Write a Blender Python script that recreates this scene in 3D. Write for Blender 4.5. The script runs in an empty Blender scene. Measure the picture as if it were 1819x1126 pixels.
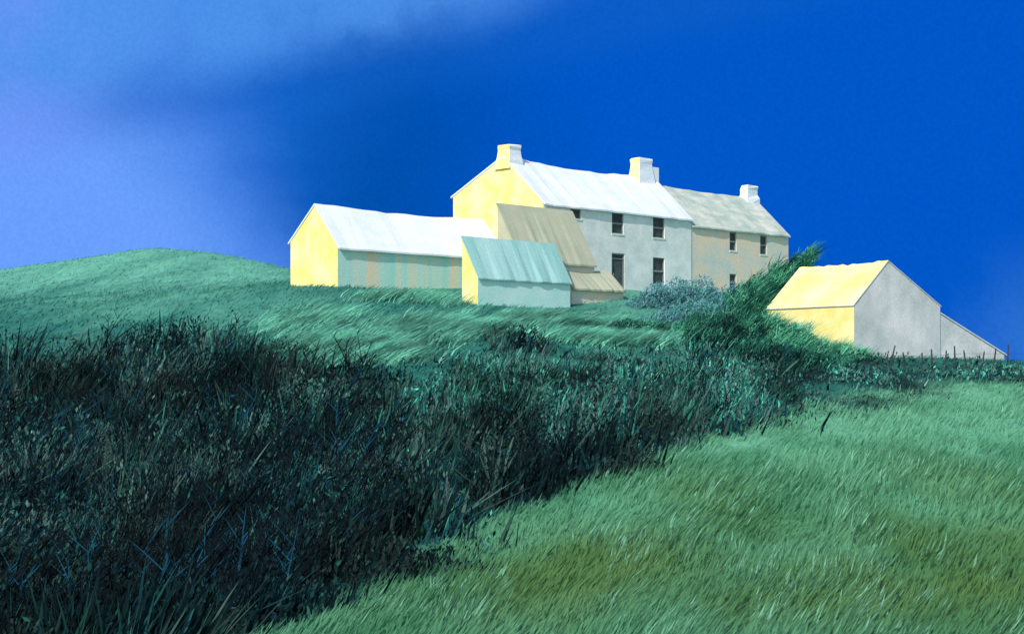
import bpy, math
import numpy as np
from mathutils import Vector
rng = np.random.default_rng(7)
scene = bpy.context.scene
COL = scene.collection

# ------------------------------------------------------------ helpers
def link(o):
    COL.objects.link(o); return o

def s2l(r, g, b):
    f = lambda c: (c/255/12.92) if c/255 <= 0.04045 else ((c/255+0.055)/1.055)**2.4
    return (f(r), f(g), f(b), 1.0)

_tabs = {}
def vnoise(x, y, scale, seed):
    if seed not in _tabs:
        _tabs[seed] = np.random.default_rng(seed).random((256, 256))
    T = _tabs[seed]
    x = np.asarray(x)/scale + 1000; y = np.asarray(y)/scale + 1000
    xi = np.floor(x).astype(int); yi = np.floor(y).astype(int)
    fx = x-xi; fy = y-yi
    fx = fx*fx*(3-2*fx); fy = fy*fy*(3-2*fy)
    a = T[xi % 256, yi % 256]; b = T[(xi+1) % 256, yi % 256]
    c = T[xi % 256, (yi+1) % 256]; d = T[(xi+1) % 256, (yi+1) % 256]
    return (a*(1-fx)+b*fx)*(1-fy)+(c*(1-fx)+d*fx)*fy
def fnoise(x, y, scale, seed):
    return vnoise(x, y, scale, seed)*.55+vnoise(x, y, scale/2.1, seed+1)*.3+vnoise(x, y, scale/4.3, seed+2)*.15
def sstep(v, a, b):
    t = np.clip((v-a)/(b-a), 0, 1); return t*t*(3-2*t)

# ------------------------------------------------------------ materials
def new_mat(name, rough=0.9):
    m = bpy.data.materials.new(name); m.use_nodes = True
    nt = m.node_tree
    b = nt.nodes["Principled BSDF"]
    b.inputs["Roughness"].default_value = rough
    b.inputs["Specular IOR Level"].default_value = 0.12
    return m, nt, b

def mottled(name, c1, c2, scale=1.2, stretch=(1, 1, 1), c3=None, bump=0.3, fine=9.0, rough=0.9, contrast=(.35, .65), fv=.11):
    m, nt, b = new_mat(name, rough)
    L = nt.links
    tc = nt.nodes.new("ShaderNodeTexCoord")
    mp = nt.nodes.new("ShaderNodeMapping"); mp.inputs["Scale"].default_value = stretch
    L.new(tc.outputs["Object"], mp.inputs["Vector"])
    n1 = nt.nodes.new("ShaderNodeTexNoise"); n1.inputs["Scale"].default_value = scale
    n1.inputs["Detail"].default_value = 6; n1.inputs["Roughness"].default_value = .65
    L.new(mp.outputs[0], n1.inputs["Vector"])
    r = nt.nodes.new("ShaderNodeValToRGB")
    r.color_ramp.elements[0].position = contrast[0]; r.color_ramp.elements[0].color = c1
    r.color_ramp.elements[1].position = contrast[1]; r.color_ramp.elements[1].color = c2
    if c3:
        e = r.color_ramp.elements.new((contrast[0]+contrast[1])/2); e.color = c3
    L.new(n1.outputs["Fac"], r.inputs["Fac"])
    n2 = nt.nodes.new("ShaderNodeTexNoise"); n2.inputs["Scale"].default_value = fine
    n2.inputs["Detail"].default_value = 5; n2.inputs["Roughness"].default_value = .7
    L.new(tc.outputs["Object"], n2.inputs["Vector"])
    mr = nt.nodes.new("ShaderNodeMapRange")
    mr.inputs["From Min"].default_value = .3; mr.inputs["From Max"].default_value = .7
    mr.inputs["To Min"].default_value = 1-fv; mr.inputs["To Max"].default_value = 1+fv
    L.new(n2.outputs["Fac"], mr.inputs["Value"])
    mx = nt.nodes.new("ShaderNodeVectorMath"); mx.operation = 'SCALE'
    L.new(r.outputs["Color"], mx.inputs[0]); L.new(mr.outputs[0], mx.inputs["Scale"])
    L.new(mx.outputs[0], b.inputs["Base Color"])
    bp = nt.nodes.new("ShaderNodeBump"); bp.inputs["Strength"].default_value = bump
    bp.inputs["Distance"].default_value = .03
    L.new(n2.outputs["Fac"], bp.inputs["Height"]); L.new(bp.outputs[0], b.inputs["Normal"])
    return m

def attr_mat(name, rough=.85, translucent=0.0, noise=None):
    m, nt, b = new_mat(name, rough)
    L = nt.links
    a = nt.nodes.new("ShaderNodeAttribute"); a.attribute_name = "Col"
    out = a.outputs["Color"]
    if noise:
        tc = nt.nodes.new("ShaderNodeTexCoord")
        mp = nt.nodes.new("ShaderNodeMapping"); mp.inputs["Scale"].default_value = (2.2, .6, 1)
        mp.inputs["Rotation"].default_value = (0, 0, math.radians(-25))
        L.new(tc.outputs["Object"], mp.inputs["Vector"])
        n = nt.nodes.new("ShaderNodeTexNoise"); n.inputs["Scale"].default_value = noise
        n.inputs["Detail"].default_value = 8; n.inputs["Roughness"].default_value = .75
        L.new(mp.outputs[0], n.inputs["Vector"])
        mr = nt.nodes.new("ShaderNodeMapRange")
        mr.inputs["From Min"].default_value = .3; mr.inputs["From Max"].default_value = .7
        mr.inputs["To Min"].default_value = .65; mr.inputs["To Max"].default_value = 1.3
        L.new(n.outputs["Fac"], mr.inputs["Value"])
        v = nt.nodes.new("ShaderNodeVectorMath"); v.operation = 'SCALE'
        L.new(out, v.inputs[0]); L.new(mr.outputs[0], v.inputs["Scale"]); out = v.outputs[0]
        bp = nt.nodes.new("ShaderNodeBump"); bp.inputs["Strength"].default_value = .5
        bp.inputs["Distance"].default_value = .2
        L.new(n.outputs["Fac"], bp.inputs["Height"]); L.new(bp.outputs[0], b.inputs["Normal"])
    L.new(out, b.inputs["Base Color"])
    if translucent:
        t = nt.nodes.new("ShaderNodeBsdfTranslucent"); L.new(out, t.inputs["Color"])
        mx = nt.nodes.new("ShaderNodeMixShader"); mx.inputs[0].default_value = translucent
        L.new(b.outputs[0], mx.inputs[1]); L.new(t.outputs[0], mx.inputs[2])
        L.new(mx.outputs[0], nt.nodes["Material Output"].inputs["Surface"])
    return m

M = {}
M['yellow'] = mottled("sun_tinted_cream", (.80, .66, .20, 1), (.88, .80, .40, 1), .8, contrast=(.38, .62), fv=.08)  # yellow of the sunlight put into the colour of sun-facing walls
M['grey'] = mottled("shade_side_grey", (.62, .71, .68, 1), (.86, .89, .86, 1), .8, contrast=(.36, .62))  # grey shade tone for the sides of those walls turned from the sun
M['beige'] = mottled("patchy_beige_render", (.54, .64, .60, 1), (.84, .66, .48, 1), .7, c3=(.70, .67, .56, 1), contrast=(.36, .62), fv=.18)
M['white_roof'] = mottled("whitewashed_slate", (.70, .77, .87, 1), (.82, .85, .91, 1), .6, (1, 1.5, 1.5), fv=.05)
M['pale_roof'] = mottled("weathered_pale_slate", (.38, .48, .43, 1), (.64, .64, .58, 1), .7, (1, 2, 2), c3=(.49, .55, .49, 1), contrast=(.38, .62))
M['beige_roof'] = mottled("sandy_stone_roof", (.38, .42, .31, 1), (.47, .48, .36, 1), .8, (1, 1, 1), fv=.07, bump=.15)
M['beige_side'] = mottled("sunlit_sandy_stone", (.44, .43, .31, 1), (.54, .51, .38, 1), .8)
M['yellow_roof'] = mottled("sunlit_yellow_roof", (.80, .68, .24, 1), (.86, .79, .44, 1), .6, contrast=(.40, .65))
M['grey_gable'] = mottled("grey_stone_render", (.48, .54, .53, 1), (.80, .78, .80, 1), .5, contrast=(.34, .66), fv=.13)
M['pale_lean'] = mottled("pale_limewashed_slate", (.62, .66, .68, 1), (.76, .78, .82, 1), .7)
M['barn_wall'] = mottled("patched_plank_wall", (.36, .74, .68, 1), (.84, .68, .48, 1), .42, (1.7, 1, .06), c3=(.56, .76, .67, 1), contrast=(.41, .60), fv=.14)
M['teal_wall'] = mottled("pale_teal_boards", (.46, .80, .75, 1), (.64, .88, .83, 1), .7)
M['teal_roof'] = mottled("teal_sheet_roof", (.26, .52, .50, 1), (.40, .64, .63, 1), 1.0, (1.1, .12, .12), contrast=(.38, .62))
M['chimney'] = mottled("white_chimney_render", (.74, .80, .88, 1), (.84, .88, .92, 1), 1.2)
M['glass'] = mottled("dark_window_glass", (.03, .045, .05, 1), (.07, .085, .085, 1), 2, rough=.3, bump=0.02)
M['frame'] = mottled("weathered_frame_paint", (.20, .24, .24, 1), (.32, .35, .34, 1), 3)
M['door'] = mottled("dark_door_paint", (.05, .075, .08, 1), (.10, .12, .12, 1), 2)
M['post'] = mottled("dark_weathered_wood", (.02, .035, .035, 1), (.06, .07, .06, 1), 6)
M['ground'] = attr_mat("meadow_soil", noise=1.1)
M['blade'] = attr_mat("grass_blades", translucent=.35)
M['bank'] = attr_mat("undergrowth_blades", rough=.95)
M['leaf'] = attr_mat("leafy_foliage", translucent=.2)

def mesh_obj(name, verts, faces, mats, fmat=None, parent=None, smooth=False):
    me = bpy.data.meshes.new(name)
    me.from_pydata([tuple(map(float, v)) for v in verts], [], faces)
    for m in mats: me.materials.append(m)
    if fmat:
        for p, i in zip(me.polygons, fmat): p.material_index = i
    if smooth:
        for p in me.polygons: p.use_smooth = True
    me.update()
    o = link(bpy.data.objects.new(name, me))
    if parent: o.parent = parent
    return o

# ------------------------------------------------------------ terrain
CP = np.array([
 (-6.2,17,-3.2),(-11.6,32,-2.6),(-16.7,46,-1.1),(-21.8,60,1.1),(-32.7,90,4.7),(-40.7,112,7.3),
 (-29.4,115,9.5),(-35,115,8.2),(-24.7,113.5,8.95),(-23,90,5.3),(-15.9,62,1.2),(-20.5,111,8.3),(-16.6,104,7.1),(-14.0,94,6.0),(-14.5,84,5.0),(-12.8,78,4.4),
 (-9.16,73.5,4.2),(-9.5,58,1.0),(-5.8,76,4.1),(-1.6,69,2.95),(-2,56,.6),(3,73.3,2.9),(5.9,77,3.5),
 (6.2,83,4.5),(11.3,88,4.4),(19,95,4.4),(4.4,58,.5),(9.4,60,.5),(14.9,61,.4),(12.3,65.5,.6),
 (23.1,67.5,.2),(24.7,68,.05),(27,90,-1.8),(40,68,-1.8),(5,100,4.4),(-8,100,4.8),(-12,115,5.3),(20,112,3.2),(0,130,2.5),
 (-18,135,4.5),(-30,135,6.5),(-45,140,5.0),(18.9,52,-.9),(10.2,47,-1.3),(4.2,36,-2.05),(.55,27,-2.48),(-2,18.5,-3.0),
 (-2.7,15.5,-2.95),(4.2,11.5,-2.2),(1.45,12.5,-2.4),(8,22,-2.2),(5.4,23,-2.3),(0,0,-2),(-8,0,-2.6),
 (8,0,-1.9),(0,-15,-2),(35,30,-1.8),(40,0,-2),(-40,20,-2.5),(-50,60,1),(-62,110,5.5),(.85,42,-1.6),
 (-2.7,22,-3.1),(-4.3,35,-2.8),(-5.8,47,-1.0),(-62,140,3.5),(45,110,-3),(15.5,72,1.2)])
def tps_fit(P, lam=.02):
    S = 40.0
    x = P[:, :2]/S
    d = np.sqrt(((x[:, None]-x[None])**2).sum(-1))+1e-9
    K = d**2*np.log(d); n = len(P)
    A = np.zeros((n+3, n+3)); A[:n, :n] = K+lam*np.eye(n)*.05
    Q = np.hstack([np.ones((n, 1)), x]); A[:n, n:] = Q; A[n:, :n] = Q.T
    w = np.linalg.solve(A, np.concatenate([P[:, 2], np.zeros(3)]))
    return x, w, S
TX, TW, TS = tps_fit(CP)
def terrain(x, y):
    x = np.asarray(x, float); y = np.asarray(y, float)
    sh = x.shape; x = x.ravel(); y = y.ravel(); out = np.empty(len(x))
    xc = np.clip(x, -62, 45)/TS; yc = np.clip(y, -15, 140)/TS
    n = len(TX)
    for i in range(0, len(x), 20000):
        a = xc[i:i+20000]; b = yc[i:i+20000]
        d = np.sqrt((a[:, None]-TX[None, :, 0])**2+(b[:, None]-TX[None, :, 1])**2)+1e-9
        out[i:i+20000] = (d**2*np.log(d))@TW[:n]+TW[n]+TW[n+1]*a+TW[n+2]*b
    out += (fnoise(x, y, 5, 11)-.5)*.25
    far = np.maximum.reduce([sstep(y, 135, 260), sstep(-x, 70, 260), sstep(x, 42, 200)])
    return (out*(1-far)+(-7)*far).reshape(sh)

# world-space outline of the overgrown bank (given as Y against bearing X/Y)
LOA = [-9, -.30, -.172, -.140, -.108, .02, .116, .212, .30, .364, .6]
LOY = [6, 8, 14.6, 16.0, 18.0, 26, 34.5, 46.5, 52, 54, 59]
UPA = [-9, -.364, -.25, -.18, -.14, -.06, .0, .05, .10, .15, .2, .25, .3, .364, .6]
UPY = [54, 54, 57, 54, 50, 49, 54, 56, 57, 59, 59, 58, 58, 60, 64]
def bank_mask(x, y):
    yy = np.maximum(y, 1.0); a = x/yy
    j = (fnoise(x, y, 3, 31)-.5)
    lo = np.interp(a, LOA, LOY); up = np.interp(a, UPA, UPY)
    soft = 1-.7*sstep(a, .2, .3)
    return sstep(y-lo+j*.55*lo*soft, -.12*lo*soft, .14*lo*soft)*(1-sstep(y-up+j*20*soft, -3, 4))

SPOTS = [(.8, 17, 2.0, 5, .95), (4.0, 13.5, 2.2, 3, 1), (5.8, 17, 2.0, 4.5, .8), (2.4, 13, 1.4, 2, .8), (7.5, 24, 2.2, 6, .4), (3.4, 24, 1.4, 7, .45), (-.6, 14.5, .8, 2, .5)]
def ground_colour(x, y):
    n = fnoise(x, y, 9, 51)[..., None]; n2 = fnoise(x-y*.12, y/5.0, 1.5, 61)[..., None]
    n3 = fnoise(x-y*.1, y/6, .8, 71)
    sp = np.zeros_like(n3)
    for cx, cy, rx, ry, s in SPOTS:
        sp = np.maximum(sp, s*np.exp(-((x-cx)/rx)**2-((y-cy)/ry)**2))
    ol = np.clip(sp*1.1+(n3-.5)*.9*(sp+.2), 0, 1)[..., None]
    mint = np.array([.140, .40, .245]); green = np.array([.066, .25, .13]); olive = np.array([.102, .205, .055])
    yy = y[..., None]
    field = green+(mint-green)*np.clip(sstep(n2, .3, .7)*.85+.45*sstep(yy, 20, 42), 0, 1)
    field = field+(olive-field)*ol*.85
    teal_l = np.array([.135, .41, .30]); teal_d = np.array([.026, .165, .135])
    h = sstep(yy+(n-.5)*44, 56, 110)
    hill = teal_d+(teal_l-teal_d)*np.clip(h*.8+1.0*(n2-.40), 0, 1)
    isf = (1-sstep(y-np.interp(x/np.maximum(y, 1), LOA, LOY), 0, 3))[..., None]
    c = hill*(1-isf)+field*isf
    bk = bank_mask(x, y)[..., None]
    dark = np.array([.004, .022, .025])+np.array([.006, .024, .024])*sstep(n3[..., None], .45, .7)
    return c*(1-bk)+dark*bk

def tail(a, b, n): return a+(b-a)*(np.arange(1, n+1)/n)**2
gx = np.concatenate([tail(-60, -1800, 14)[::-1], np.arange(-60, 45.01, .5), tail(45, 1800, 14)])
gy = np.concatenate([tail(0, -300, 8)[::-1], np.arange(0, 140.01, .6), tail(140, 3000, 18)])
GX, GY = np.meshgrid(gx, gy)
GZ = terrain(GX, GY)
nx, ny = len(gx), len(gy)
me = bpy.data.meshes.new("ground")
V = np.stack([GX, GY, GZ], -1).reshape(-1, 3)
idx = np.arange(nx*ny).reshape(ny, nx)
F = np.stack([idx[:-1, :-1], idx[:-1, 1:], idx[1:, 1:], idx[1:, :-1]], -1).reshape(-1, 4)
me.vertices.add(len(V)); me.vertices.foreach_set("co", V.ravel())
me.loops.add(F.size); me.loops.foreach_set("vertex_index", F.ravel())
me.polygons.add(len(F)); me.polygons.foreach_set("loop_start", np.arange(len(F))*4)
me.update(calc_edges=True); me.validate()
ca = me.color_attributes.new(name="Col", type='FLOAT_COLOR', domain='POINT')
gc = ground_colour(GX, GY).reshape(-1, 3)
ca.data.foreach_set("color", np.hstack([gc, np.ones((len(gc), 1))]).ravel())
me.polygons.foreach_set("use_smooth", np.ones(len(F), bool))
me.materials.append(M['ground'])
g = link(bpy.data.objects.new("ground", me))
g["kind"] = "structure"; g["label"] = "grassy hillside sloping down to a meadow"; g["category"] = "ground"

# ------------------------------------------------------------ blades
def blades(name, X, Y, h, w, lx, ly, col, mat, label="", category="", z=None, parent=None, levels=(0, .4, .75, 1), power=1.7):
    n = len(X)
    Z = (terrain(X, Y) if z is None else z)-.04
    psi = rng.normal(0, .7, n)
    wd = np.stack([np.cos(psi), np.sin(psi), np.zeros(n)], -1)
    vs = []
    for k, t in enumerate(levels):
        p = np.stack([X+lx*h*t**power, Y+ly*h*t**power, Z+h*t*(1-.12*t)], -1)
        if k < 3:
            ww = (w*[1, .85, .5][k])[:, None]*wd*.5
            vs += [p-ww, p+ww]
        else: vs.append(p)
    V = np.stack(vs, 1).reshape(-1, 3)
    b = (np.arange(n)*7)[:, None]
    loops = (b+np.array([0, 1, 3, 2, 2, 3, 5, 4, 4, 5, 6])[None]).ravel()
    ls = (np.arange(n)[:, None]*11+np.array([0, 4, 8])[None]).ravel()
    me = bpy.data.meshes.new(name)
    me.vertices.add(len(V)); me.vertices.foreach_set("co", V.ravel())
    me.loops.add(len(loops)); me.loops.foreach_set("vertex_index", loops)
    me.polygons.add(len(ls)); me.polygons.foreach_set("loop_start", ls)
    me.update(calc_edges=True)
    ca = me.color_attributes.new(name="Col", type='FLOAT_COLOR', domain='POINT')
    c = np.repeat(np.clip(col, 0, 1), 7, axis=0)
    ca.data.foreach_set("color", np.hstack([c, np.ones((len(c), 1))]).ravel())
    me.materials.append(mat)
    o = link(bpy.data.objects.new(name, me))
    if parent: o.parent = parent
    else:
        o["label"] = label; o["category"] = category; o["kind"] = "stuff"
    return o

def leaves(name, P, sz, col, mat, label="", category="", parent=None, up=.6):
    n = len(P)
    a1 = rng.normal(0, 1, (n, 3))+np.array([.5, 0, up]); a1 /= np.linalg.norm(a1, axis=1)[:, None]
    a2 = np.cross(a1, rng.normal(0, 1, (n, 3))); a2 /= np.linalg.norm(a2, axis=1)[:, None]
    s = sz[:, None]
    V = np.stack([P-a1*s, P+a2*s*.42, P+a1*s, P-a2*s*.42], 1).reshape(-1, 3)
    me = bpy.data.meshes.new(name)
    me.vertices.add(len(V)); me.vertices.foreach_set("co", V.ravel())
    me.loops.add(4*n); me.loops.foreach_set("vertex_index", np.arange(4*n))
    me.polygons.add(n); me.polygons.foreach_set("loop_start", np.arange(n)*4); me.update(calc_edges=True)
    ca = me.color_attributes.new(name="Col", type='FLOAT_COLOR', domain='POINT')
    ca.data.foreach_set("color", np.hstack([np.repeat(col, 4, 0), np.ones((4*n, 1))]).ravel())
    me.materials.append(mat)
    o = link(bpy.data.objects.new(name, me))
    if parent: o.parent = parent
    else:
        o["label"] = label; o["category"] = category; o["kind"] = "stuff"
    return o

def sample(n, a0, a1, y0, y1, mix=.6):
    a = rng.uniform(a0, a1, n)
    inv = rng.random(n) < mix
    Y = np.where(inv, 1/rng.uniform(1/y1, 1/y0, n), rng.uniform(y0, y1, n))
    return a*Y, Y

# field grass
X, Y = sample(190000, -.25, .5, 8, 62, .75)
k = (Y < np.interp(X/Y, LOA, LOY)*1.06) & (rng.random(len(X)) > bank_mask(X, Y))
X, Y = X[k], Y[k]; n = len(X)
c = ground_colour(X, Y)
br = rng.random(n)[:, None]; patch = fnoise(X-Y*.1, Y/5, 1.0, 91)[:, None]
c = c*(.88+.24*br)
c = np.where((br > .82) & (patch > .55), np.array([.20, .47, .31])*(.75+.4*rng.random((n, 1))), c)
h = rng.uniform(.06, .34, n)*(1+1.6*(patch[:, 0]-.45)); w = rng.uniform(.010, .028, n)*(1+Y/40)
cal = fnoise(X, Y/2, 1.6, 95)
blades("meadow_grass", X, Y, h, w, .50+(cal-.5)*.7+rng.normal(0, .2, n), rng.normal(.1, .3, n), c, M['blade'],
       "soft mint and olive meadow grass leaning in the wind", "grass", power=1.05)

# hill grass
X, Y = sample(90000, -.5, .5, 46, 122, .5)
k = (rng.random(len(X)) > bank_mask(X, Y)*1.3) & (Y > np.interp(X/Y, LOA, LOY))
inside = (X > -11) & (X < 24) & (Y > 78+np.maximum(X, 0)*.55)
k &= ~inside
X, Y = X[k], Y[k]; n = len(X)
c = ground_colour(X, Y)*(.75+.5*rng.random((n, 1)))
h = rng.uniform(.06, .26, n); w = rng.uniform(.03, .08, n)
blades("hill_grass", X, Y, h, w, .9+.5*rng.normal(0, 1, n), rng.normal(0, .4, n), c, M['blade'],
       "short teal green grass on the rounded hill", "grass", power=1.2)

# overgrown bank
BLK = np.array([.0025, .015, .020]); TEAL = np.array([.007, .046, .050]); GRN = np.array([.015, .092, .068]); GRY = np.array([.042, .090, .080]); MINT = np.array([.04, .24, .17]); BLU = np.array([.006, .065, .11])
PAL = np.stack([BLK, TEAL, GRN, GRY, MINT, BLU])
def tone(X, Y):
    return .42+1.25*sstep(fnoise(X-Y*.05, Y/2.0, 1.7, 141), .30, .70)
def pick(X, Y, dens=1.0):
    n = len(X); a = X/Y
    q = fnoise(X-Y*.1, Y/2.5, 1.1, 101); q2 = fnoise(X, Y/2, 3.5, 111)
    r = rng.random(n)
    pi = np.select([r < .42, r < .82, r < .95, r < .97, r < .985], [0, 1, 2, 3, 4], 5)
    r2 = rng.random(n)
    pi = np.where((q > .58) & (r2 < .7), 3, pi)
    pi = np.where((q < .42) & (r2 < .75), 0, pi)
    up = sstep(a, -.26, -.02)*sstep(Y, 30, 48)
    pi = np.where((rng.random(n) < .8*up) & (q2 > .36), rng.choice([2, 2, 4, 1, 3, 3], n), pi)
    return PAL[pi]*((.65+.7*rng.random((n, 1)))*(tone(X, Y)*(1+.35*up))[:, None])
def clumph(X, Y):
    return (.30+1.45*sstep(fnoise(X, Y, 2.0, 121), .34, .66))*(1-.55*sstep(X/Y, .18, .24))*(1-.45*sstep(X/Y, -.2, -.1)*sstep(Y, 40, 50))
X, Y = sample(120000, -.5, .46, 8, 68, .55)
k = rng.random(len(X)) < bank_mask(X, Y)
X, Y = X[k], Y[k]; n = len(X)
c = pick(X, Y); a = X/Y
edge = np.minimum(np.abs(Y-np.interp(a, LOA, LOY))/(.12*Y), 1)
near = .55+.45*sstep(Y, 14, 32)
h = rng.uniform(.3, .95, n)*clumph(X, Y)*(.45+.55*edge)*near
w = rng.uniform(.012, .060, n)*(1+Y/45)
wild = np.where(rng.random(n) < .18, .65, .22)
blades("bank_undergrowth", X, Y, h, w, .24+wild*rng.normal(0, 1, n), rng.normal(0, .35, n), c, M['bank'],
       "dense dark tangled undergrowth covering the bank", "undergrowth", power=1.0)
X, Y = sample(230000, -.5, .46, 8, 68, .6)
k = rng.random(len(X)) < bank_mask(X, Y)
X, Y = X[k], Y[k]; n = len(X)
edge = np.minimum(np.abs(Y-np.interp(X/Y, LOA, LOY))/(.12*Y), 1)
Z = terrain(X, Y)+rng.random(n)**.7*.9*clumph(X, Y)*(.3+.7*edge)*(.55+.45*sstep(Y, 14, 32))
c = pick(X, Y)*.9
leaves("bank_leaves", np.stack([X, Y, Z], -1), rng.uniform(.020, .048, n)*(1+Y/45), c, M['bank'], "small dark leaves filling the tangled bank", "undergrowth", up=2.0)
# tall fanning thicket clumps
CX, CY = sample(900, -.48, .44, 12, 60, .42)
k = (bank_mask(CX, CY) > .75) & (np.abs(CY-np.interp(CX/CY, LOA, LOY)) > .16*CY) & (CY > np.interp(CX/CY, LOA, LOY)); CX, CY = CX[k], CY[k]
m = len(CX); per = 100; ca_ = CX/CY
ch = rng.uniform(.7, 2.1, m)*(.7+.6*rng.random(m)**3)*np.where(ca_ > -.17, .55, 1.0)*np.where(CY < 28, .6, 1)*np.where(ca_ > .17, .5, 1)
X = np.repeat(CX, per)+rng.normal(0, .34, m*per); Y = np.repeat(CY, per)+rng.normal(0, .34, m*per); n = m*per
c = pick(X, Y)*np.repeat(rng.uniform(.45, 1.2, m), per)[:, None]
h = np.repeat(ch, per)*rng.uniform(.35, 1.1, n)
fan = (X-np.repeat(CX, per))
blades("bank_thicket", X, Y, h, rng.uniform(.012, .042, n)*(1+Y/50), .15+fan*.6+rng.normal(0, .2, n), rng.normal(0, .3, n), c, M['bank'],
       "tall near black twiggy thicket clumps with ragged tops", "thicket", power=1.0)
# bare branching twigs: a leaning stem with side shoots leaving it at different heights
SX, SY = sample(4200, -.46, .36, 15, 60, .45)
k = (bank_mask(SX, SY) > .6) & (SY > 1.1*np.interp(SX/SY, LOA, LOY)) & (rng.random(len(SX)) < np.where(SX/SY > -.1, .6, 1)*np.where(SX/SY > .2, .3, 1)); SX, SY = SX[k], SY[k]; m = len(SX)
SZ = terrain(SX, SY); sh_ = rng.uniform(.8, 2.0, m)*np.where(SX/SY > -.1, .6, 1)*np.where(SY < 26, .75, 1)*np.where(SX/SY > .2, .6, 1); sl_ = rng.normal(.24, .28, m); sy_ = rng.normal(0, .2, m); sw = rng.uniform(.014, .028, m)*(1+SY/45)
XX, YY, ZZ, HH, WW, LX, LY, ID = [SX], [SY], [SZ], [sh_], [sw], [sl_], [sy_], [np.arange(m)]
for j in range(7):
    t = rng.uniform(.25, .92, m)
    XX.append(SX+sl_*sh_*t); YY.append(SY+sy_*sh_*t); ZZ.append(SZ+sh_*t*(1-.12*t)); HH.append(sh_*rng.uniform(.12, .34, m)); WW.append(sw*.6)
    LX.append(rng.choice([-1, 1, 1], m)*rng.uniform(.3, 1.2, m)); LY.append(rng.normal(0, .5, m)); ID.append(np.arange(m))
base_c = np.where(rng.random((m, 1)) < .07, np.array([[.006, .06, .11]]), np.array([[.002, .006, .009]]))
cc = np.concatenate
blades("bare_twigs", cc(XX), cc(YY), cc(HH), cc(WW), cc(LX), cc(LY), base_c[cc(ID)], M['bank'],
       "thin bare black branching twigs standing out of the bank", "twigs", z=cc(ZZ), power=1.0)
# bright tufts above the bank
parts = []
for cx, cy, rx, ry, k_ in [(-7.0, 57.0, 2.2, 1.8, 7000), (-5.0, 59.0, 2.2, 1.6, 7000), (-2.6, 61, 2.2, 1.6, 7000), (-9.2, 63, 1.8, 2.5, 2500), (-.4, 64, 1.6, 1.3, 4000), (1.8, 65.5, 1.6, 1.2, 7000), (4.2, 67.5, 1.6, 1.2, 6000), (3.2, 61.0, 1.8, 1.0, 4000), (6.0, 62.5, 1.5, 1.0, 3500), (-5.5, 69, 2, 1.2, 2000), (-5.5, 54, 2, 1.2, 2500)]:
    parts.append(np.stack([rng.normal(cx, rx*.6, k_), rng.normal(cy, ry*.6, k_)], -1))
P = np.concatenate(parts); X, Y = P[:, 0], P[:, 1]
k = vnoise(X*.8-Y*.6, Y*1.2+X*.2, .6, 131) > .50; X, Y = X[k], Y[k]; n = len(X)
c = np.array([[.26, .74, .55]])*(.40+.8*rng.random((n, 1)))*(.4+.9*vnoise(X, Y, .7, 133))[:, None]
blades("pale_tufts", X, Y, rng.uniform(.25, .75, n), rng.uniform(.03, .07, n), rng.normal(1.2, .35, n), rng.normal(-.2, .3, n), c, M['blade'],
       "pale mint grass tufts along the top of the bank", "grass tufts")

# ------------------------------------------------------------ buildings
def thing(name, loc, ang, label, category):
    e = link(bpy.data.objects.new(name, None)); e.location = loc; e.rotation_euler = (0, 0, math.radians(ang))
    e.empty_display_size = .5
    e["label"] = label; e["category"] = category
    return e

def walls(par, L, W, zf, zr, tr, zt, base, mats, holes=(), mono=False, name="wall"):
    vs, fs, fm = [], [], []
    def quad(a, b, c, d, m):
        i = len(vs); vs.extend([a, b, c, d]); fs.append((i, i+1, i+2, i+3)); fm.append(m)
    xs = sorted({0, L, *[h[0] for h in holes], *[h[1] for h in holes]})
    zs = sorted({base, zf, *[h[2] for h in holes], *[h[3] for h in holes]})
    R = .16
    for i in range(len(xs)-1):
        for j in range(len(zs)-1):
            cx, cz = (xs[i]+xs[i+1])/2, (zs[j]+zs[j+1])/2
            if any(h[0] < cx < h[1] and h[2] < cz < h[3] for h in holes): continue
            quad((xs[i], 0, zs[j]), (xs[i+1], 0, zs[j]), (xs[i+1], 0, zs[j+1]), (xs[i], 0, zs[j+1]), 0)
    for a, b, c, d in holes:
        quad((a, 0, c), (a, R, c), (a, R, d), (a, 0, d), 0); quad((b, 0, c), (b, 0, d), (b, R, d), (b, R, c), 0)
        quad((a, 0, d), (a, R, d), (b, R, d), (b, 0, d), 0); quad((a, 0, c), (b, 0, c), (b, R, c), (a, R, c), 0)
    quad((L, W, base), (0, W, base), (0, W, zr), (L, W, zr), 1)
    for x, m in ((0, 2), (L, 3)):
        i = len(vs)
        if mono: pts = [(x, 0, base), (x, W, base), (x, W, zr), (x, 0, zf)]
        else: pts = [(x, 0, base), (x, W, base), (x, W, zr), (x, tr, zt), (x, 0, zf)]
        if x == 0: pts = pts[::-1]
        vs.extend(pts); fs.append(tuple(range(i, i+len(pts)))); fm.append(m)
    return mesh_obj(name, vs, fs, mats, fm, par)

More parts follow.
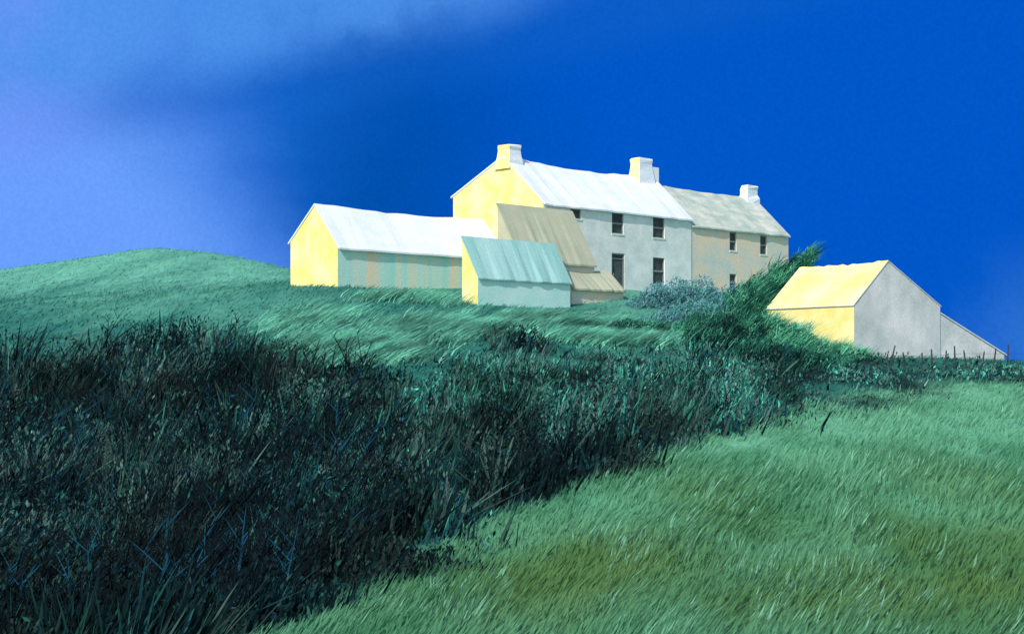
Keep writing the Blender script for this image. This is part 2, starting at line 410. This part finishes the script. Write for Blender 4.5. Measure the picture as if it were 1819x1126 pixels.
def roof(par, L, W, zf, zr, tr, zt, mats, o=.18, rake=.10, th=.10, sag=.1, mono=False, name="roof", x0=0):
    if mono:
        sl = (zr-zf)/W; prof = [(-o, zf-sl*o, 0), (W+o*.3, zr+sl*o*.3, 0)]
    else:
        s1 = (zt-zf)/tr; s2 = (zt-zr)/(W-tr)
        prof = [(-o, zf-s1*o, 0), (tr, zt, 1), (W+o, zr-s2*o, 0)]
    n = 18; vs, fs, fm = [], [], []
    m = len(prof)
    for i in range(n+1):
        x = x0-rake+(L+2*rake)*i/n
        d = -sag*math.sin(math.pi*i/n)+(rng.normal(0, .022) if 0 < i < n else 0)
        if mono: d = 0
        ej = rng.normal(0, .018)
        for lift in (0.004, th):
            for j_, (t, z, k) in enumerate(prof): vs.append((x, t-(ej if j_ == 0 else 0), z+lift+d*k+(ej if j_ == 0 else 0)*.5+rng.normal(0, .002)*(1 if lift > .05 else 0)))
    st = 2*m
    for i in range(n):
        a = i*st; b = a+st
        for j in range(m-1):
            fs.append((a+m+j, b+m+j, b+m+j+1, a+m+j+1)); fm.append(0 if j == 0 else (1 if len(mats) > 1 else 0))
            fs.append((a+j, a+j+1, b+j+1, b+j)); fm.append(0)
        fs.append((a, b, b+m, a+m)); fm.append(0)
        fs.append((a+m-1, a+2*m-1, b+2*m-1, b+m-1)); fm.append(0)
    for a in (0, n*st):
        for j in range(m-1):
            f = (a+j, a+m+j, a+m+j+1, a+j+1); fs.append(f if a == 0 else f[::-1]); fm.append(0)
    return mesh_obj(name, vs, fs, mats, fm, par)

def box_data(x0, x1, y0, y1, z0, z1):
    v = [(x0, y0, z0), (x1, y0, z0), (x1, y1, z0), (x0, y1, z0), (x0, y0, z1), (x1, y0, z1), (x1, y1, z1), (x0, y1, z1)]
    f = [(0, 3, 2, 1), (4, 5, 6, 7), (0, 1, 5, 4), (2, 3, 7, 6), (1, 2, 6, 5), (3, 0, 4, 7)]
    return v, f
def boxes(name, bl, mat, par, extra=None):
    vs, fs, fm = [], [], []
    for b in bl:
        v, f = box_data(*b); i = len(vs); vs += v; fs += [tuple(q+i for q in k) for k in f]; fm += [0, 0, 0, 0, 0, 1 if extra else 0]
    return mesh_obj(name, vs, fs, [mat]+([extra] if extra else []), fm, par)

def window(par, a, b, c, d, sill=True, bar=True):
    w = mesh_obj("window", [(a, .13, c), (b, .13, c), (b, .13, d), (a, .13, d)], [(0, 1, 2, 3)], [M['glass']], None, par)
    t = .055; e = .003
    bl = [(a+e, a+t, .07, .127, c+e, d-e), (b-t, b-e, .07, .127, c+e, d-e), (a+t, b-t, .07, .127, c+e, c+t), (a+t, b-t, .07, .127, d-t, d-e)]
    if bar: bl.append((a+t, b-t, .06, .125, (c+d)/2-.05, (c+d)/2+.05))
    boxes("frame", bl, M['frame'], w)
    if sill: boxes("sill", [(a-.04, b+.04, -.035, .06, c-.08, c-.003)], M['grey'], w)
    return w

def chimney(par, x0, x1, y0, y1, z0, z1, gable, step=None):
    vs, fs, fm = [], [], []
    def ring(ex, z, jit=.022): return [(a+rng.normal(0, jit), b+rng.normal(0, jit), z+rng.normal(0, jit)) for a, b in ((x0-ex, y0-ex), (x1+ex, y0-ex), (x1+ex, y1+ex), (x0-ex, y1+ex))]
    H_ = z1-z0
    hs = [(.14, z0), (.10, z0+.35*H_), (.02, z0+.55*H_), (0, z0+.8*H_), (.03, z1-.12), (.0, z1)]
    for ex, z in hs: vs += ring(ex, z)
    for k in range(len(hs)-1):
        for j in range(4):
            a = k*4+j; b = k*4+(j+1) % 4
            fs.append((a, b, b+4, a+4)); fm.append(1 if j == 3 else 0)  # left face can take the wall's painted-in sun tint
    e = (len(hs)-1)*4; fs.append((e, e+1, e+2, e+3)); fm.append(0)
    o = mesh_obj("chimney", vs, fs, [M['chimney'], gable], fm, par)
    if step: boxes("chimney_shoulder", [step], M['chimney'], o)
    return o

TH = 43
H = thing("farmhouse", (1.776, 80, 4.4), TH, "two storey white farmhouse with yellow gable and two chimneys", "house")
W1 = dict(L=13.06, W=7.86, zf=4.88, zr=5.89, tr=3.3, zt=7.85)
hol = [(2.2, 3.1, 4.15, 4.72), (5.72, 6.76, 3.50, 4.74), (9.41, 10.51, 3.48, 4.74), (9.41, 10.51, .62, 2.27), (5.70, 6.85, .12, 2.34)]
walls(H, W1['L'], W1['W'], W1['zf'], W1['zr'], W1['tr'], W1['zt'], -2, [M['grey'], M['grey'], M['yellow'], M['grey']], hol)
rf = roof(H, W1['L'], W1['W'], W1['zf'], W1['zr'], W1['tr'], W1['zt'], [M['white_roof']], sag=.32, rake=.05)
window(H, *hol[0], bar=False)
for q in hol[1:4]: window(H, *q)
a, b, c, d = hol[4]
dr = boxes("door", [(a+.08, b-.08, .10, .15, c, d-.35)], M['door'], H)
boxes("frame", [(a+.003, a+.077, .04, .16, c, d-.003), (b-.077, b-.003, .04, .16, c, d-.003), (a+.08, b-.08, .04, .16, d-.08, d-.003), (a+.08, b-.08, .05, .155, d-.347, d-.30)], M['frame'], dr)
boxes("fanlight", [(a+.08, b-.08, .11, .14, d-.298, d-.083)], M['glass'], dr)
boxes("handle", [(a+.18, a+.22, .03, .098, 1.0, 1.14)], M['frame'], dr)
c1 = chimney(rf, .02, .92, 2.83, 3.85, 7.1, 8.55, M['yellow'])
c2 = chimney(rf, 11.25, 12.45, 2.75, 3.5, 7.1, 8.9, M['yellow'], step=(12.50, 13.15, 2.78, 3.6, 7.0, 8.4))

u = np.array([math.cos(math.radians(TH)), math.sin(math.radians(TH))]); v = np.array([-u[1], u[0]])
p = np.array([1.776, 80])+u*13.10+v*.05
H2 = thing("cottage", (p[0], p[1], 4.4), TH, "beige two storey cottage adjoining the farmhouse with pale slate roof", "house")
hol = [(3.9, 4.62, 3.12, 4.32), (7.15, 7.9, 3.04, 4.30), (3.9, 4.6, .50, 1.6)]
walls(H2, 10.3, 7.2, 4.52, 4.9, 3.0, 7.3, -2, [M['beige'], M['beige'], M['beige'], M['beige']], hol)
rf2 = roof(H2, 10.3, 7.2, 4.52, 4.9, 3.0, 7.3, [M['pale_roof']], sag=.18, rake=.04)
for q in hol: window(H2, *q)
chimney(rf2, 9.2, 10.3, 2.6, 3.2, 6.7, 8.1, M['chimney'])

B = thing("long_barn", (-9.161, 74, 4.2), TH-.5, "long low barn with white roof, yellow gable, patched wall", "barn")
walls(B, 12.4, 4.44, 2.10, 2.6, 2.1, 4.42, -2, [M['barn_wall'], M['grey'], M['yellow'], M['grey']])
roof(B, 12.4, 4.44, 2.10, 2.6, 2.1, 4.42, [M['white_roof']], sag=.15, rake=.05)

rp = np.array([-.646, 75.27]); p = rp-v*1.5
O = thing("outbuilding", (p[0], p[1], 3.6), TH, "sandy roofed stone outbuilding against the farmhouse front", "outbuilding")
walls(O, 5.73, 1.7, 2.15, 4.95, 1.5, 4.9, -2, [M['beige'], M['beige'], M['beige_side'], M['beige']], mono=True)
roof(O, 5.73, 1.7, 2.15, 4.95, 1.5, 4.9, [M['beige_roof']], rake=.05, mono=True)

rp = np.array([-2.478, 70.8]); p = rp-v*1.15
S = thing("teal_shed", (p[0], p[1], 3.1), TH, "small shed with teal sheet roof and pale boards", "shed")
walls(S, 6.53, 1.2, 1.36, 3.33, 1.2, 3.33, -1.5, [M['teal_wall'], M['grey'], M['yellow'], M['yellow']], mono=True)
roof(S, 6.53, 1.2, 1.36, 3.33, 1.2, 3.33, [M['teal_roof']], mono=True, rake=.06, th=.07, o=.1)

K = thing("low_store", (3.18, 75.3, 3.5), TH, "low stone store with sandy roof beside the teal shed", "shed")
walls(K, 4.1, 2.4, .72, .72, 1.2, 1.8, -1.5, [M['beige']]*4)
roof(K, 4.1, 2.4, .72, .72, 1.2, 1.8, [M['beige_roof']], sag=.18, rake=.03)

ph = math.radians(35); c0 = np.array([15.07, 62.0])+5.88*np.array([math.cos(ph), math.sin(ph)])
Y2 = thing("yellow_shed", (c0[0], c0[1], .5), 125, "small gabled shed with bright yellow roof and grey gable", "shed")
walls(Y2, 5.3, 5.88, 2.28, 2.20, 3.65, 4.2, -1.5, [M['grey_gable'], M['yellow'], M['grey_gable'], M['yellow']])  # long wall yellow, near gable grey: sun and shade painted into the colours
roof(Y2, 5.3, 5.88, 2.28, 2.20, 3.65, 4.2, [M['grey_gable'], M['yellow_roof']], sag=.05, rake=.03, o=.06, th=.05)  # sun-side slope yellow, far slope grey, light and shade again in the colour
vs = [(.06, -.003, -1), (.06, -4.9, -1), (.06, -4.9, .05), (.06, -.003, 1.95), (3.4, -.003, -1), (3.4, -4.9, -1), (3.4, -4.9, .05), (3.4, -.003, 1.95)]
lt = mesh_obj("lean_to", vs, [(0, 1, 2, 3), (7, 6, 5, 4), (1, 5, 6, 2), (4, 0, 3, 7)], [M['grey_gable']], None, Y2)
vs = [(.02, -.005, 1.96), (.02, -5.2, -.05), (3.5, -5.2, -.05), (3.5, -.005, 1.96), (.02, -.005, 2.02), (.02, -5.2, .01), (3.5, -5.2, .01), (3.5, -.005, 2.02)]
mesh_obj("roof", vs, [(0, 3, 2, 1), (4, 5, 6, 7), (0, 1, 5, 4), (1, 2, 6, 5), (2, 3, 7, 6), (3, 0, 4, 7)], [M['pale_lean']], None, lt)

# ------------------------------------------------------------ bushes
def bush(loc, blobs, n, cols, label, ln=(.18, .5), wd=(.02, .05), stems=9, name="bush", lean=.7, leafy=.5):
    zb = float(terrain(np.array([loc[0]]), np.array([loc[1]]))[0])
    e = thing(name, (loc[0], loc[1], zb), 0, label, "bush")
    vs, fs = [], []
    for i in range(stems):
        bl = blobs[i % len(blobs)]
        tgt = np.array(bl[:3])+rng.normal(0, .35, 3)*np.array(bl[3:6]); b0 = np.array([bl[0]*.3+rng.normal(0, .15), rng.normal(0, .15), -.3])
        mid = (b0+tgt)/2+rng.normal(0, .12, 3)
        k0 = len(vs)
        for p_, r_ in ((b0, .05), (mid, .03), (tgt, .01)):
            for q in range(5):
                an = q*2*math.pi/5; vs.append((p_[0]+r_*math.cos(an), p_[1]+r_*math.sin(an), p_[2]))
        for l in range(2):
            for q in range(5):
                a = k0+l*5+q; b = k0+l*5+(q+1) % 5; fs.append((a, b, b+5, a+5))
    mesh_obj("stems", vs, fs, [M['post']], None, e)
    vol = np.array([b[3]*b[4]*b[5] for b in blobs])**.8
    def pts(n):
        ch = rng.choice(len(blobs), n, p=vol/vol.sum())
        B_ = np.array(blobs)[ch]
        d = rng.normal(0, 1, (n, 3)); d /= np.linalg.norm(d, axis=1)[:, None]
        lump = .75+.7*vnoise(d[:, 0]*2+ch*3, d[:, 2]*2, .7, 207)
        P = B_[:, :3]+d*B_[:, 3:6]*(rng.random(n)**.5*lump)[:, None]
        cl = vnoise(P[:, 0]*1.0+P[:, 1], P[:, 2]*1.3, .45, 201)
        k = cl > .22; P = P[k]; cl = cl[k]
        C = np.array(cols); ci = np.clip((cl*1.3-.25+rng.normal(0, .2, len(P)))*len(C), 0, len(C)-1).astype(int)
        return P, C[ci]*(.7+.6*rng.random((len(P), 1)))
    P, c = pts(int(n*(1-leafy))); k = len(P)
    blades("foliage", P[:, 0], P[:, 1], rng.uniform(ln[0], ln[1], k), rng.uniform(wd[0], wd[1], k), rng.normal(lean, .45, k), rng.normal(0, .35, k), c, M['leaf'], z=P[:, 2]-.15, parent=e, power=1.3)
    P, c = pts(int(n*leafy)); k = len(P)
    leaves("leaves", P, rng.uniform(.04, .10, k), c, M['leaf'], parent=e)
    return e
GR = [[.012, .06, .05], [.02, .13, .09], [.05, .27, .15], [.11, .45, .28]]
DK = [[.005, .022, .026], [.008, .048, .046], [.016, .09, .07], [.03, .18, .12]]
LI = [[.06, .30, .19], [.11, .44, .28], [.19, .58, .40]]
HZ = [[.07, .22, .24], [.12, .30, .34], [.18, .39, .46], [.10, .37, .31]]
bush((11.9, 71), [(-1.4, 0, .3, 1.1, .8, 1.4), (-.4, 0, 1.2, .9, .7, 1.2), (.6, 0, 2.1, .85, .6, 1.0), (1.6, 0, 2.9, .7, .5, .8), (2.5, 0, 3.6, .6, .4, .55), (3.1, 0, 4.1, .35, .3, .4)], 17000, GR+[[.09, .42, .25]],
     "tall windswept green bush leaning beside the yellow shed", stems=20, ln=(.25, .8), lean=.9)
bush((10.4, 63.5), [(-.3, 0, 1.0, .9, .6, 1.2), (.4, .3, 1.9, .6, .5, 1.1), (-1.3, 0, .6, .9, .7, 1.0), (-2.2, .4, .6, .9, .7, .9)], 13000, DK[2:]+GR[1:]+[[.10, .40, .26]], "green bush trailing down toward the bank", ln=(.3, .8), lean=.6)
bush((12.0, 60.0), [(0, 0, .8, .7, .5, .7), (.9, .1, .35, .8, .5, .5), (-.9, .1, 1.0, .7, .5, .9), (1.9, .2, .2, .8, .4, .45), (-.3, -.4, .3, 1.0, .4, .5), (2.9, .5, .05, .7, .4, .35)], 16000, LI, "bright mint green bush against the yellow shed wall", ln=(.2, .6), lean=.8)
bush((9.3, 60.0), [(0, 0, .7, 1.1, .8, 1.0), (-1.0, .2, .5, .9, .7, .8), (.9, 0, .7, .9, .7, .8)], 11000, DK+[[.05, .26, .16], [.08, .36, .24]], "dark green bush at the head of the bank", ln=(.3, .7))
bush((10.7, 56.5), [(0, 0, .3, 1.0, .7, .6), (1.1, 0, .25, .9, .7, .45), (2.2, .2, .1, .9, .6, .35), (-1.0, 0, .4, .9, .7, .7)], 8000, DK[1:]+[[.05, .26, .17]], "dark green hedge shrub below the yellow shed", ln=(.2, .5))
bush((7.9, 76.6), [(0, 0, .45, 1.3, .9, .9), (1.3, .8, .6, 1.2, .9, 1.0), (-1.2, 0, .0, .9, .8, .5), (2.5, 1.0, .6, 1.1, .8, 1.0)], 11000, HZ, "hazy pale blue green shrub below the farmhouse door", ln=(.12, .35), wd=(.03, .08), leafy=.7)
bush((11.6, 80.5), [(0, 0, .5, 1.2, 1, .8), (1.3, .5, .6, 1.0, .9, .9), (-1.5, 0, .3, 1.1, .9, .7), (2.2, .4, .4, .8, .8, .7)], 8000, HZ, "hazy grey green shrub below the cottage wall", ln=(.12, .35), wd=(.03, .08), leafy=.7)
bush((8.3, 69.0), [(0, 0, .6, 1.4, .8, .9), (1.6, .2, .8, 1.2, .8, 1.1), (-1.5, .2, .3, 1.1, .8, .6), (.6, -2, .4, 1.3, .8, .9), (-.8, -3.2, .3, 1.1, .8, .7)], 16000, HZ+[[.03, .16, .14], [.05, .26, .2]], "loose blue green shrub above the bank", ln=(.15, .45), wd=(.03, .07), leafy=.6)
bush((1.6, 67.6), [(0, 0, .05, 1.4, .5, .3), (1.6, 1.0, .05, 1.2, .5, .3), (-1.6, -.9, 0, 1.0, .5, .25)], 3000, DK, "low dark shrub below the teal shed", ln=(.12, .25))
bush((5.3, 65.0), [(0, 0, .3, 1.3, .8, .45), (1.6, .2, .2, 1.2, .7, .4), (-1.4, .2, .2, 1.0, .7, .35)], 5000, GR, "low green shrub above the bank", ln=(.2, .5))
bush((14.2, 77), [(0, 0, .9, .8, .8, 1.1), (.9, .4, 1.6, .8, .8, 1.1), (1.9, .5, 2.1, .7, .6, .9), (-1.0, 0, .5, .8, .7, .9)], 8000, DK[1:]+GR[1:], "dark green bush climbing beside the cottage end", ln=(.25, .6))

# ------------------------------------------------------------ fence
fa = np.array([.268, .279, .291, .299, .308, .315, .323, .334, .342, .352, .366]); fy = np.linspace(56.2, 59.0, 11); fx = fa*fy
fz = terrain(fx, fy)
E = thing("fence", (float(fx[0]), float(fy[0]), float(fz[0])), 0, "old leaning post and wire fence beside the shed", "fence")
tops = []
for i in range(11):
    hh = rng.uniform(.65, 1.0); lean = rng.normal(0, .12)
    bx, by, bz = fx[i]-fx[0], fy[i]-fy[0], fz[i]-fz[0]
    vs = []
    for z, r in ((-.3, .04), (hh*.5, .035), (hh, .028), (hh+.04, .012)):
        for q in range(6):
            an = q*math.pi/3; vs.append((bx+lean*z+r*math.cos(an), by+r*math.sin(an), bz+z))
    fs = [(l*6+q, l*6+(q+1) % 6, l*6+6+(q+1) % 6, l*6+6+q) for l in range(3) for q in range(6)]+[(18, 19, 20, 21, 22, 23)]
    mesh_obj("post", vs, fs, [M['post']], None, E)
    tops.append((bx, by, bz, lean, hh))
vs, fs = [], []
for lev in (.35, .6):
    for i in range(10):
        A, Bq = tops[i], tops[i+1]; k0 = len(vs)
        for T in (A, Bq):
            for q in range(3):
                an = q*2.1; vs.append((T[0]+T[3]*lev, T[1]-.05+.005*math.cos(an), T[2]+lev+.005*math.sin(an)))
        fs += [(k0+q, k0+(q+1) % 3, k0+3+(q+1) % 3, k0+3+q) for q in range(3)]
mesh_obj("wire", vs, fs, [M['post']], None, E)

# ------------------------------------------------------------ light
S_az = (-.50, -.866); el = math.radians(40)
sd = Vector((S_az[0], S_az[1], 0)).normalized()*math.cos(el)+Vector((0, 0, math.sin(el)))
sl = bpy.data.lights.new("sun", 'SUN'); sl.energy = 4.0; sl.angle = math.radians(.5); sl.color = (1, .96, .88)
so = link(bpy.data.objects.new("sun", sl)); so.rotation_euler = sd.to_track_quat('Z', 'Y').to_euler(); so.location = (-40, -20, 60)

wd = bpy.data.worlds.new("World"); scene.world = wd; wd.use_nodes = True
nt = wd.node_tree; nt.nodes.clear(); L = nt.links
def nn(t, **k):
    x = nt.nodes.new(t)
    for a_, b_ in k.items(): setattr(x, a_, b_)
    return x
def val(x, sock):
    if isinstance(x, (int, float)): sock.default_value = x
    else: L.new(x, sock)
def mth(op, a, b=0.0, c=0.0):
    x = nn("ShaderNodeMath", operation=op); val(a, x.inputs[0]); val(b, x.inputs[1]); val(c, x.inputs[2]); return x.outputs[0]
def ss(v, a, b, lo=0, hi=1):
    x = nn("ShaderNodeMapRange", interpolation_type='SMOOTHSTEP'); val(v, x.inputs["Value"])
    x.inputs["From Min"].default_value = a; x.inputs["From Max"].default_value = b
    x.inputs["To Min"].default_value = lo; x.inputs["To Max"].default_value = hi; return x.outputs[0]
def mixc(f, a, b):
    x = nn("ShaderNodeMix", data_type='RGBA'); val(f, x.inputs[0])
    for s_, c_ in ((x.inputs[6], a), (x.inputs[7], b)):
        if isinstance(c_, tuple): s_.default_value = c_
        else: L.new(c_, s_)
    return x.outputs[2]
tc = nn("ShaderNodeTexCoord"); sp = nn("ShaderNodeSeparateXYZ"); L.new(tc.outputs["Generated"], sp.inputs[0])
x, y, z = sp.outputs
mp = nn("ShaderNodeMapping"); L.new(tc.outputs["Generated"], mp.inputs["Vector"]); mp.inputs["Rotation"].default_value = (0, math.radians(14), 0); mp.inputs["Scale"].default_value = (2.2, 2, 8)
n1 = nn("ShaderNodeTexNoise"); L.new(mp.outputs[0], n1.inputs["Vector"]); n1.inputs["Scale"].default_value = 1.7; n1.inputs["Detail"].default_value = 4; n1.inputs["Roughness"].default_value = .45
n4 = nn("ShaderNodeTexNoise"); L.new(tc.outputs["Generated"], n4.inputs["Vector"]); n4.inputs["Scale"].default_value = 11; n4.inputs["Detail"].default_value = 6; n4.inputs["Roughness"].default_value = .6
n2 = nn("ShaderNodeTexNoise"); L.new(tc.outputs["Generated"], n2.inputs["Vector"]); n2.inputs["Scale"].default_value = 4; n2.inputs["Detail"].default_value = 3
n3 = nn("ShaderNodeTexNoise"); L.new(tc.outputs["Generated"], n3.inputs["Vector"]); n3.inputs["Scale"].default_value = 420; n3.inputs["Detail"].default_value = 3
c1_ = mth('SUBTRACT', n1.outputs["Fac"], .5); c2_ = mth('SUBTRACT', n2.outputs["Fac"], .5); c4_ = mth('SUBTRACT', n4.outputs["Fac"], .5)
deep = s2l(0, 87, 200); dark = s2l(0, 79, 172)
base = mixc(ss(mth('ADD', x, mth('MULTIPLY', c2_, .2)), .06, -.12), deep, dark)
base = mixc(mth('MULTIPLY', ss(mth('ADD', x, mth('MULTIPLY', c1_, .12)), -.06, -.22), .9), base, s2l(26, 110, 216))
q = mth('ADD', mth('ADD', mth('ADD', x, mth('MULTIPLY', mth('SUBTRACT', z, .08), .38)), mth('MULTIPLY', c1_, .08)), mth('MULTIPLY', c4_, .05))
base = mixc(ss(q, -.105, -.26), base, s2l(106, 160, 253))
zz = mth('ADD', z, mth('MULTIPLY', x, -.18))
band = mth('MULTIPLY', mth('MULTIPLY', ss(zz, .185, .225), ss(zz, .275, .235)), ss(x, -.36, -.24))
base = mixc(mth('MULTIPLY', band, .55), base, s2l(18, 96, 198))
lav = mth('MULTIPLY', ss(x, -.26, -.33), ss(z, .10, .20))
base = mixc(mth('MULTIPLY', lav, .7), base, s2l(120, 148, 248))
st = mth('MULTIPLY', mth('MULTIPLY', ss(mth('ADD', mth('ADD', z, mth('MULTIPLY', x, -.22)), mth('MULTIPLY', c4_, .035)), .222, .268), ss(x, .10, -.08)), ss(n4.outputs["Fac"], .1, .55))
base = mixc(mth('MULTIPLY', st, .9), base, s2l(78, 148, 236))
lr = mth('MULTIPLY', ss(mth('ADD', x, mth('MULTIPLY', c4_, .2)), .27, .36), ss(mth('ADD', z, mth('MULTIPLY', c4_, .1)), .10, .02)); base = mixc(mth('MULTIPLY', lr, .55), base, s2l(58, 128, 218))
gr = nn("ShaderNodeVectorMath", operation='SCALE'); L.new(base, gr.inputs[0]); L.new(ss(n3.outputs["Fac"], .25, .75, .95, 1.05), gr.inputs["Scale"])
sky = nn("ShaderNodeTexSky", sky_type='NISHITA'); sky.sun_disc = False; sky.sun_elevation = el
sky.sun_rotation = math.atan2(sd.x, sd.y)
bg1 = nn("ShaderNodeBackground"); L.new(sky.outputs[0], bg1.inputs[0]); bg1.inputs[1].default_value = .15
bg2 = nn("ShaderNodeBackground"); L.new(gr.outputs[0], bg2.inputs[0]); bg2.inputs[1].default_value = 1.0
mask = mth('MULTIPLY', ss(y, .45, .8), ss(z, .55, .38))
mx = nn("ShaderNodeMixShader"); L.new(mask, mx.inputs[0]); L.new(bg1.outputs[0], mx.inputs[1]); L.new(bg2.outputs[0], mx.inputs[2])
wo = nn("ShaderNodeOutputWorld"); L.new(mx.outputs[0], wo.inputs[0])

# ------------------------------------------------------------ camera
cd = bpy.data.cameras.new("camera"); cd.sensor_width = 36; cd.lens = 36*2500/1819; cd.clip_end = 6000
cd.shift_y = (650-563)/1819
co = link(bpy.data.objects.new("camera", cd)); co.location = (0, 0, 0); co.rotation_euler = (math.radians(90), 0, 0)
scene.camera = co
scene.view_settings.view_transform = 'Standard'; scene.view_settings.look = 'None'
